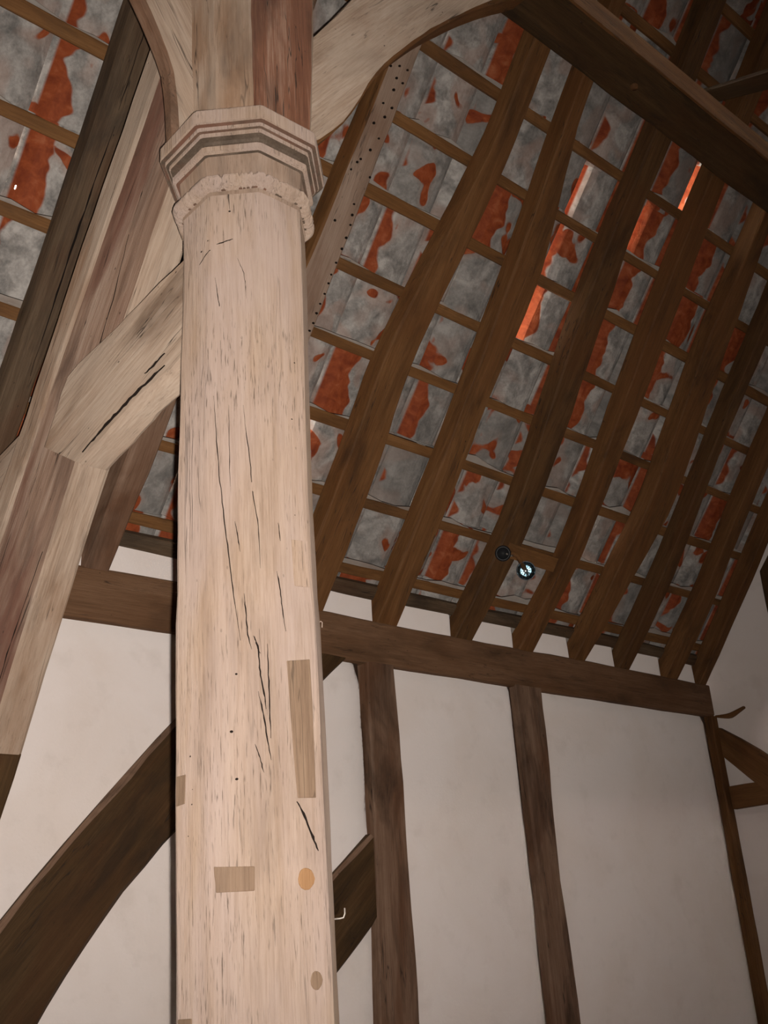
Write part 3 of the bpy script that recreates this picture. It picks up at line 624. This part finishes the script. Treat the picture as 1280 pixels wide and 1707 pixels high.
# square head above the capital, corners cut, running up to the arcade plate
def head():
    verts, faces = [], []; f = [wob(700 + q) for q in range(8)]; n = 26; cx, cy = 1.286, 1.745
    for i in range(n + 1):
        z = 3.42 + (4.86 - 3.42) * i / n; t = i / n; h = 0.120 + 0.010 * t; hr = 0.120 + 0.10 * t; hy = 0.130 + 0.01 * t; c = 0.065
        ring = [(-h, -hy + c), (-h + c, -hy), (hr - 0.012, -hy), (hr, -hy + 0.012), (hr, h - 0.03), (hr - 0.03, h), (-h + 0.03, h), (-h, h - 0.03)]
        for q, (x, y) in enumerate(ring): verts.append((cx + x + 0.003 * f[q](z * 3), cy + y + 0.003 * f[(q + 3) % 8](z * 3), z))
        if i:
            o = (i - 1) * 8
            for q in range(8): faces.append((o + q, o + (q + 1) % 8, o + 8 + (q + 1) % 8, o + 8 + q))
    faces += [tuple(range(8)), tuple(range(n * 8, n * 8 + 8))]
    mw = Matrix.Translation((cx, cy, 3.42)); o = link('head', mesh_from('head', verts, faces, mw), 'pale', post, mw)
    o.data.materials.append(M['red'])                      # the face towards the nave is stained red
    for p in o.data.polygons:
        if p.normal.y < -0.93: p.material_index = 1
    return o
head()
# --- repairs, pegs and cracks in the faces of the shaft: face azimuth, (t across, z)
CX, CY, AP = 1.2789, 1.7465, 0.148 * math.cos(math.pi / 8)
def FP(az, t, z, out=0.0):
    a = R(az); c = lean(z); r = (0.148 + (0.003 if z < 2.3 else 0)) * math.cos(math.pi / 8) + out
    return Vector((c.x + math.cos(a) * r - math.sin(a) * t, c.y + math.sin(a) * r + math.cos(a) * t, z))
def inlay(name, az, quad, mat, out=0.0015, label=None):
    fr = [FP(az, t, z, out) for t, z in quad]; bk = [FP(az, t, z, -0.02) for t, z in quad]; n = len(quad)
    f = [tuple(range(n)), tuple(range(n, 2 * n))] + [(i, (i + 1) % n, n + (i + 1) % n, n + i) for i in range(n)]
    mw = Matrix.Translation(fr[0]); o = link(name, mesh_from(name, fr + bk, f, mw), mat, post, mw)
    bv = o.modifiers.new('edge', 'BEVEL'); bv.width = 0.0014; bv.segments = 1
    if label: o['label'] = label
    return o
HW = 0.056
inlay('repair_block', 270, [(-0.0172, 2.130), (0.040, 2.140), (0.0414, 2.06), (0.040, 1.876), (-0.0030, 1.874), (-0.009, 1.96)], 'patch', label='brown oak block let into the right-hand face')
inlay('mortise_plug', 225, [(-0.0525, 1.762), (0.0203, 1.7575), (0.0192, 1.7165), (-0.0494, 1.7174)], 'patch', label='small rectangular brown plug')
inlay('mortise_plug', 180, [(-0.054, 1.936), (-0.0208, 1.9352), (-0.0231, 1.8818), (-0.054, 1.880)], 'patch', label='brown plug on the left edge')
inlay('mortise_plug', 180, [(-0.047, 1.518), (-0.004, 1.519), (-0.004, 1.47), (-0.047, 1.47)], 'patch', label='brown plug near the lower edge')
inlay('repair_block', 270, [(0.008, 2.385), (0.050, 2.390), (0.049, 2.289), (0.0109, 2.286)], 'post', 0.001)
def disc(name, az, t, z, rx, rz, mat, out=0.002, n=14, seed=0, label=None):
    rr = random.Random(seed); q = [(t + rx * math.cos(2 * math.pi * k / n) * rr.uniform(0.9, 1.08), z + rz * math.sin(2 * math.pi * k / n) * rr.uniform(0.9, 1.08)) for k in range(n)]
    return inlay(name, az, q, mat, out, label)
disc('oak_peg', 270, 0.009, 1.733, 0.018, 0.019, 'peg', 0.003, label='orange-brown round peg end')
disc('oak_peg', 270, 0.0228, 1.5645, 0.014, 0.016, 'patch', 0.0008, label='dark brown round peg end')
for k, (az, t, z, r_) in enumerate([(225, -0.0059, 2.1051, 0.0045), (225, -0.0086, 1.9107, 0.006), (225, -0.0169, 1.9975, 0.006), (180, -0.0064, 1.9662, 0.004), (180, 0.0012, 1.9044, 0.003), (180, -0.001, 1.8777, 0.0045), (180, -0.0134, 1.8226, 0.003), (225, -0.0136, 3.1687, 0.0055), (180, 0.045, 3.10, 0.004), (180, 0.02, 3.085, 0.006), (270, 0.03, 2.80, 0.0035), (270, 0.02, 2.66, 0.0035), (270, 0.02, 2.44, 0.0035), (270, 0.025, 2.30, 0.004)]):
    disc('nail_hole', az, t, z, r_ * 0.62, r_ * 0.45, 'void', 0.0006, 8, 40 + k)
CR = [(225, [(-.0459, 2.9948), (-.0388, 2.9398), (-.0302, 2.8926), (-.0236, 2.8255), (-.0225, 2.7979)], 1.0), (225, [(.003, 3.0412), (.0177, 2.9992), (.0216, 2.9625), (.0225, 2.9336)], 0.7),
    (225, [(-.0457, 2.7018), (-.0398, 2.6132), (-.0318, 2.5069), (-.024, 2.4173), (-.0136, 2.3175), (-.0086, 2.2674), (-.0023, 2.212), (.0035, 2.1696)], 1.2),
    (225, [(.0163, 2.6745), (.0226, 2.604), (.0307, 2.5484), (.0335, 2.4777), (.0425, 2.4146), (.0457, 2.3124)], 1.0), (225, [(.012, 2.2626), (.0154, 2.2196), (.0174, 2.1803), (.0239, 2.1501)], 1.4),
    (225, [(.0303, 2.1763), (.0369, 2.149), (.0409, 2.1407)], 1.6), (270, [(-.0234, 2.414), (-.0194, 2.3758)], 1.2), (270, [(-.0316, 2.3097), (-.0259, 2.2669), (-.0224, 2.2212), (-.0165, 2.1886)], 1.2),
    (225, [(.0286, 2.177), (.0371, 2.1544), (.0389, 2.1079), (.0465, 2.0586), (.0487, 2.0345)], 2.0), (225, [(.0348, 2.0686), (.0426, 2.029), (.0499, 1.9753), (.0547, 1.9401)], 1.6),
    (225, [(.0545, 2.1586), (.0548, 2.0968), (.0552, 2.0423), (.0552, 1.9801)], 1.2), (225, [(.0263, 1.9713), (.0344, 1.9475), (.0409, 1.9183)], 1.2), (270, [(-.0056, 1.8678), (.0099, 1.8455), (.0248, 1.8119), (.0399, 1.7811)], 3.2),
    (225, [(-.0028, 2.4154), (.0011, 2.386), (.0064, 2.3505)], 1.2), (225, [(-.0137, 2.6774), (-.0114, 2.5319), (-.0106, 2.4917)], 0.8), (225, [(-.0434, 3.0815), (-.0261, 3.0872), (-.0071, 3.0927)], 1.4), (180, [(.0126, 3.0537), (.0409, 3.0676), (.054, 3.0701)], 1.4), (225, [(-.0168, 3.2282), (-.0132, 3.1714)], 1.0)]
for k, (az, P, wd) in enumerate(CR):
    pts = catmull([Vector((t, z, 0)) for t, z in P], 5 * (len(P) - 1)); rr = random.Random(k); Lq, Rq = [], []
    for i, p in enumerate(pts):
        e = min(i, len(pts) - 1 - i) / (len(pts) - 1) * 2; h = 0.0008 * wd * (0.25 + 0.75 * min(1, e * 2)) * rr.uniform(0.6, 1.3)
        d = pts[min(i + 1, len(pts) - 1)] - pts[max(i - 1, 0)]; s_ = Vector((d.y, -d.x, 0)).normalized(); c_ = p + s_ * rr.uniform(-0.0006, 0.0006)
        Lq.append(c_ - s_ * h); Rq.append(c_ + s_ * h)
    verts, faces = [], []
    for i in range(len(pts)):
        for (q, o_) in ((Lq[i], 0.0006), (Rq[i], 0.0006), (Rq[i], -0.006), (Lq[i], -0.006)): verts.append(FP(az, q.x, q.y, o_))
        if i:
            o = (i - 1) * 4
            for q in range(4): faces.append((o + q, o + (q + 1) % 4, o + 4 + (q + 1) % 4, o + 4 + q))
    faces += [(0, 1, 2, 3), tuple(range(len(verts) - 4, len(verts)))]
    mw = Matrix.Translation(verts[0]); link('drying_crack', mesh_from('drying_crack', verts, faces, mw), 'void', post, mw)
# bent nail and a splinter on the far right arris
p0 = FP(315, 0.050, 1.666, -0.004); dr = Vector((0.74, -0.66, 0.02)).normalized()
tube('bent_nail', [p0, p0 + dr * 0.014, p0 + dr * 0.021 + Vector((0, 0, 0.001)), p0 + dr * 0.024 + Vector((0, 0, 0.008)), p0 + dr * 0.024 + Vector((0, 0, 0.018))], 0.0016, 'steel', post, 6)
p0 = FP(315, 0.050, 2.247, -0.003)
tube('splinter', [p0, p0 + dr * 0.005 + Vector((0, 0, 0.004)), p0 + dr * 0.008 + Vector((0, 0, 0.001)), p0 + dr * 0.007 + Vector((0, 0, -0.010))], 0.0011, 'post', post, 6)

# ------------------------------------------------------------------ raking strut and the spur tie lapped across it (transverse frame of the post)
def T(x, y, z): return Vector((x, y, z + EYE))
def rk(x, p, s):            # p = offset square to the strut, s = along its slope
    return Vector((x, 0, EYE)) + RU * s + RN * p
strut = empty('raking_strut', rk(1.27, 2.8, -1.35)); tag(strut, 'thick limewashed raking strut rising from the lower left behind the post', 'strut')
slab('strut_beam', [rk(1.222, 3.115, -1.42), rk(1.222, 3.10, -0.9), rk(1.222, 3.105, -0.3), rk(1.222, 3.10, 0.85)], [rk(1.222, 2.60, -1.42), rk(1.222, 2.655, -0.9), rk(1.222, 2.685, -0.3), rk(1.222, 2.70, 0.85)], NE, 0.098, 'redpale', n=26, w=0.004, ch=0.012, seed=15, parent=strut)
second_mat(strut.children[0], 'pale', lambda n_: n_.dot(RN) < -0.6)
# raised lip left along the upper edge
slab('edge_roll', [rk(1.212, 3.108, -1.42), rk(1.212, 3.095, -0.9), rk(1.212, 3.10, -0.3), rk(1.212, 3.095, 0.83)], [rk(1.212, 2.99, -1.42), rk(1.212, 2.985, -0.9), rk(1.212, 2.99, -0.3), rk(1.212, 2.985, 0.83)], NE, 0.02, 'pale', n=26, w=0.003, ch=0.009, seed=16, parent=strut)
slab('strut_foot', [rk(1.226, 3.10, -1.50), rk(1.226, 3.10, -1.30)], [rk(1.226, 2.56, -2.13), rk(1.226, 2.60, -1.30)], NE, 0.09, 'dark', n=12, w=0.003, ch=0.01, seed=17, parent=strut)['label'] = 'dark brown lower end of the strut'
def long_crack(P, wd, nrm, parent, seed):
    """a drying shake: a dark ragged sliver let into the surface"""
    rr = random.Random(seed); pts = catmull(P, 9 * (len(P) - 1)); nrm = Vector(nrm); verts, faces = [], []
    for i, p in enumerate(pts):
        d = (pts[min(i + 1, len(pts) - 1)] - pts[max(i - 1, 0)]).normalized(); sd = d.cross(nrm).normalized()
        e = min(1, min(i, len(pts) - 1 - i) / 6); h = wd * (0.2 + 0.8 * e) * rr.uniform(0.4, 1.4); c = p + sd * rr.uniform(-0.002, 0.002)
        verts += [c - sd * h + nrm * 0.0012, c + sd * h + nrm * 0.0012, c + sd * h - nrm * 0.012, c - sd * h - nrm * 0.012]
        if i:
            o = (i - 1) * 4
            for q in range(4): faces.append((o + q, o + (q + 1) % 4, o + 4 + (q + 1) % 4, o + 4 + q))
    faces += [(0, 1, 2, 3), tuple(range(len(verts) - 4, len(verts)))]
    mw = Matrix.Translation(verts[0]); return link('drying_crack', mesh_from('drying_crack', verts, faces, mw), 'void', parent, mw)
long_crack([rk(1.222, 2.665, -1.35), rk(1.222, 2.70, -1.05), rk(1.222, 2.70, -0.75)], 0.0030, (-1, 0, 0), strut, 1)
long_crack([rk(1.222, 2.76, -0.42), rk(1.222, 2.80, -0.05), rk(1.222, 2.84, 0.12)], 0.0026, (-1, 0, 0), strut, 2)
long_crack([rk(1.222, 2.80, -0.42), rk(1.222, 2.83, -0.20)], 0.0020, (-1, 0, 0), strut, 3)
spur = tag(slab('spur_tie', [T(1.185, 1.80, 1.575), T(1.185, 2.00, 1.562), T(1.185, 2.20, 1.535), T(1.185, 2.43, 1.515), T(1.185, 2.555, 1.345)], [T(1.185, 1.80, 1.285), T(1.185, 2.00, 1.262), T(1.185, 2.15, 1.242), T(1.185, 2.26, 1.222), T(1.185, 2.335, 1.208)], NE, 0.085, 'pale', n=16, w=0.004, ch=0.014, seed=18),
    'short limewashed spur tie lapped over the raking strut and joined to the post', 'tie')
long_crack([T(1.185, 1.93, 1.305), T(1.185, 2.08, 1.285), T(1.185, 2.20, 1.262), T(1.185, 2.32, 1.235)], 0.0036, (-1, 0, 0), spur, 4)
long_crack([T(1.185, 1.93, 1.335), T(1.185, 2.02, 1.322)], 0.0024, (-1, 0, 0), spur, 5)
tag(slab('spur_tail', [T(1.245, 2.70, 1.535), T(1.245, 3.05, 1.49), T(1.245, 3.24, 1.40)], [T(1.245, 2.70, 1.24), T(1.245, 3.05, 1.22), T(1.245, 3.40, 1.20)], NE, 0.075, 'pale', n=8, w=0.003, ch=0.008, seed=20),
    'limewashed timber end at the left edge between the raking strut and the wall', 'tie')

long_crack([roof(1.352, -0.40, 0), roof(1.348, 0.10, 0), roof(1.352, 0.45, 0)], 0.0028, -RN, DARK_RAFTER, 6)
long_crack([roof(1.35, 0.50, 0), roof(1.345, 0.85, 0)], 0.0022, -RN, DARK_RAFTER, 7)
# ------------------------------------------------------------------ spotlight clipped to a board between two rafters
lamp = empty('spotlight', roof(3.93, -0.56, -0.02)); tag(lamp, 'small clear spotlight bulb on a brown board between two rafters', 'lamp')
slab('mounting_board', [roof(3.79, -0.575, 0.0), roof(4.16, -0.585, 0.0)], [roof(3.79, -0.50, 0.0), roof(4.16, -0.515, 0.0)], RN, 0.022, 'batten', n=6, w=0.002, ch=0.003, seed=21, parent=lamp)
bc = roof(3.885, -0.600, -0.075)
aim = (Vector((0.05, -0.15, EYE)) - bc).normalized()
def lathe(name, prof, mw, mat, parent, seg=24, smooth=True):
    verts, faces = [], []
    for r, z in prof:
        for k in range(seg): a = 2 * math.pi * k / seg; verts.append(mw @ Vector((r * math.cos(a), r * math.sin(a), z)))
    for i in range(1, len(prof)):
        for k in range(seg): o = (i - 1) * seg; faces.append((o + k, o + (k + 1) % seg, o + seg + (k + 1) % seg, o + seg + k))
    return link(name, mesh_from(name, verts, faces, mw, smooth), mat, parent, mw)
lm = frame(bc, aim, (0, 0, 1))
bulb = lathe('reflector_bowl', [(0.012, -0.075), (0.016, -0.06), (0.030, -0.035), (0.041, -0.012), (0.0435, -0.003), (0.0425, -0.004), (0.037, -0.014), (0.027, -0.033), (0.012, -0.048), (0.001, -0.05)], lm, 'reflector', lamp, 12, False)
lathe('glass_front', [(0.0001, 0.005), (0.018, 0.0045), (0.034, 0.0022), (0.0425, 0.0)], lm, 'glass', bulb, 24)
lathe('capsule', [(0.0005, -0.004), (0.005, -0.008), (0.0055, -0.03), (0.005, -0.045)], lm, 'glass', bulb, 12)
lathe('rim', [(0.0435, 0.003), (0.046, 0.0), (0.046, -0.008), (0.0435, -0.012), (0.0425, -0.002), (0.0435, 0.003)], lm, 'rim_metal', bulb, 24)
tube('lamp_neck', [bc - aim * 0.07, roof(3.83, -0.55, -0.045), roof(3.80, -0.545, -0.02)], [0.013, 0.011, 0.013], 'batten', lamp)
hc = roof(3.735, -0.555, -0.035); hm = frame(hc, (Vector((0, 0, EYE)) - hc).normalized(), (0, 0, 1))
lathe('black_holder', [(0.0005, -0.03), (0.026, -0.028), (0.036, -0.012), (0.038, 0.004), (0.034, 0.016), (0.028, 0.018), (0.026, 0.008), (0.020, -0.004), (0.0005, -0.008)], hm, 'black', lamp, 20)
tube('wire', [roof(3.745, -0.55, -0.045), roof(3.765, -0.553, -0.06), roof(3.785, -0.55, -0.05)], 0.004, 'steel', lamp, 6)
